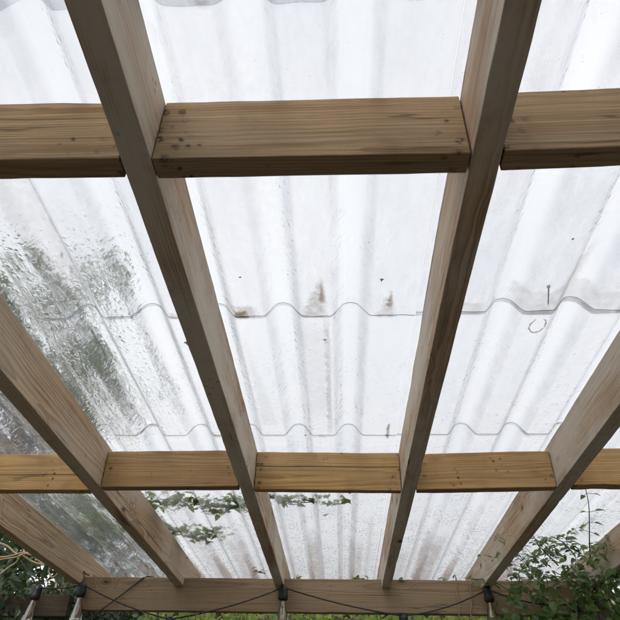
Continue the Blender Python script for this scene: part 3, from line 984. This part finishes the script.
M_white = plain('white_paint', (.72, .72, .70), .5)
M_pane = (lambda t: t.surf(t.princ((.03, .035, .04), .06)))(NT('dark_window_pane'))
hs = empty('brick_house', (-.4, 11, 0))
tag(hs, 'low pink brick house blurred beyond the garden through the roof', 'house')
from_bm('wall', box_bm(-4.6, 4.0, 11.0, 16.3, 0, 2.75, 0), M_brick, hs)
rf = from_bm('roof', prism([(10.6, 2.70), (13.6, 4.45), (16.6, 2.70), (16.6, 2.82), (13.6, 4.60), (10.6, 2.82)], -4.9, 4.3, 0), M_tile, hs)
for wx in (-3.2, -.6, 2.2):
    w_ = from_bm('window', box_bm(wx - .55, wx + .55, 10.96, 11.02, 1.0, 2.2, .005), M_white, hs)
    from_bm('pane', box_bm(wx - .47, wx + .47, 10.945, 10.957, 1.08, 2.12, 0), M_pane, w_)

# ------------------------------------------------------------------ ground
def sheet(name, x0, x1, y0, y1, z, mat):
    return tag(pydata(name, [(x0, y0, z), (x1, y0, z), (x1, y1, z), (x0, y1, z)], [(0, 1, 2, 3)], mat, None, ((x0+x1)/2, (y0+y1)/2, z), False), kind='structure')
def lawnmat():
    t = NT('lawn')
    n = t.noise(t.obj(), 3, 5); n2 = t.noise(t.obj(), 60, 3)
    c = t.mix(t.step(n, .3, .7), (.034, .046, .024), (.05, .066, .034))
    return t.surf(t.princ(c, .9, t.bump(n2, .8, .03)))
def pavemat():
    t = NT('patio_paving')
    c = t.xyz(t.obj())
    b = t.n('ShaderNodeTexBrick', offset=.5)
    t.put(b.inputs['Vector'], t.obj())
    t.put(b.inputs['Color1'], (.032, .023, .018)); t.put(b.inputs['Color2'], (.026, .019, .015)); t.put(b.inputs['Mortar'], (.015, .015, .015))
    b.inputs['Scale'].default_value = 1.0; b.inputs['Brick Width'].default_value = .6; b.inputs['Row Height'].default_value = .6; b.inputs['Mortar Size'].default_value = .008
    n = t.noise(t.obj(), 12, 4)
    return t.surf(t.princ(t.mix(t.step(n, .35, .75, 0, .35), b.outputs['Color'], (.022, .021, .02)), .8))
sheet('ground', -300, 300, -300, 300, 0, lawnmat())
sheet('patio', -5, 5, -6.0, 4.2, .004, pavemat())

# ------------------------------------------------------------------ sky, sun
SUN_EL, SUN_AZ = R(52), R(200)       # soft overcast sun from behind the viewer
w = bpy.data.worlds.new('World'); scene.world = w; w.use_nodes = True
nt = w.node_tree; nt.nodes.clear()
out = nt.nodes.new('ShaderNodeOutputWorld'); bg = nt.nodes.new('ShaderNodeBackground')
sky = nt.nodes.new('ShaderNodeTexSky'); sky.sky_type = 'NISHITA'; sky.sun_disc = False
sky.sun_elevation = SUN_EL; sky.sun_rotation = SUN_AZ
tc = nt.nodes.new('ShaderNodeTexCoord')
nz = nt.nodes.new('ShaderNodeTexNoise'); nz.inputs['Scale'].default_value = 2.2; nz.inputs['Detail'].default_value = 5
nt.links.new(tc.outputs['Generated'], nz.inputs['Vector'])
rp = nt.nodes.new('ShaderNodeValToRGB')
rp.color_ramp.elements[0].position = .3; rp.color_ramp.elements[0].color = (.81, .83, .86, 1)
rp.color_ramp.elements[1].position = .7; rp.color_ramp.elements[1].color = (.98, .985, .99, 1)
nt.links.new(nz.outputs[0], rp.inputs[0])
sc_ = nt.nodes.new('ShaderNodeVectorMath'); sc_.operation = 'SCALE'; sc_.inputs['Scale'].default_value = 11.5
nt.links.new(rp.outputs[0], sc_.inputs[0])
mx = nt.nodes.new('ShaderNodeMix'); mx.data_type = 'RGBA'; mx.inputs[0].default_value = .90
nt.links.new(sky.outputs[0], mx.inputs[6]); nt.links.new(sc_.outputs[0], mx.inputs[7])
nt.links.new(mx.outputs[2], bg.inputs['Color']); bg.inputs['Strength'].default_value = .10
nt.links.new(bg.outputs[0], out.inputs['Surface'])
sl = bpy.data.lights.new('sun', 'SUN'); sl.energy = 1.5; sl.angle = R(25); sl.color = (1, .96, .9)
so = bpy.data.objects.new('sun', sl); col.objects.link(so)
# direction towards the sun: azimuth measured clockwise from +Y
sd = Vector((math.sin(SUN_AZ) * math.cos(SUN_EL), math.cos(SUN_AZ) * math.cos(SUN_EL), math.sin(SUN_EL)))
so.rotation_euler = sd.to_track_quat('Z', 'Y').to_euler()
so.location = sd * 20

# ------------------------------------------------------------------ camera
cam = bpy.data.cameras.new('camera'); co = bpy.data.objects.new('camera', cam); col.objects.link(co)
yaw, pit, rol = -.05643, .64375, .02325
f = Vector((math.sin(yaw) * math.cos(pit), math.cos(yaw) * math.cos(pit), math.sin(pit)))
rt = Vector((math.cos(yaw), -math.sin(yaw), 0)); up = rt.cross(f)
r2 = math.cos(rol) * rt + math.sin(rol) * up; u2 = -math.sin(rol) * rt + math.cos(rol) * up
M = Matrix(((r2.x, u2.x, -f.x, 0), (r2.y, u2.y, -f.y, 0), (r2.z, u2.z, -f.z, 0), (0, 0, 0, 1)))
co.matrix_world = F @ M
cam.sensor_width = 36; cam.sensor_fit = 'HORIZONTAL'; cam.lens = 36 * 616.5 / 620
cam.clip_start = .02; cam.clip_end = 1000
scene.camera = co

vs = scene.view_settings
vs.view_transform = 'Standard'; vs.look = 'None'; vs.gamma = 1; vs.use_curve_mapping = False
vs.exposure = .18
scene.cycles.max_bounces = 9; scene.cycles.transmission_bounces = 8; scene.cycles.diffuse_bounces = 2
scene.cycles.transparent_max_bounces = 8; scene.cycles.glossy_bounces = 2
scene.cycles.caustics_refractive = True; scene.cycles.caustics_reflective = True
scene.cycles.blur_glossy = .3
scene.cycles.use_adaptive_sampling = True; scene.cycles.adaptive_threshold = .03
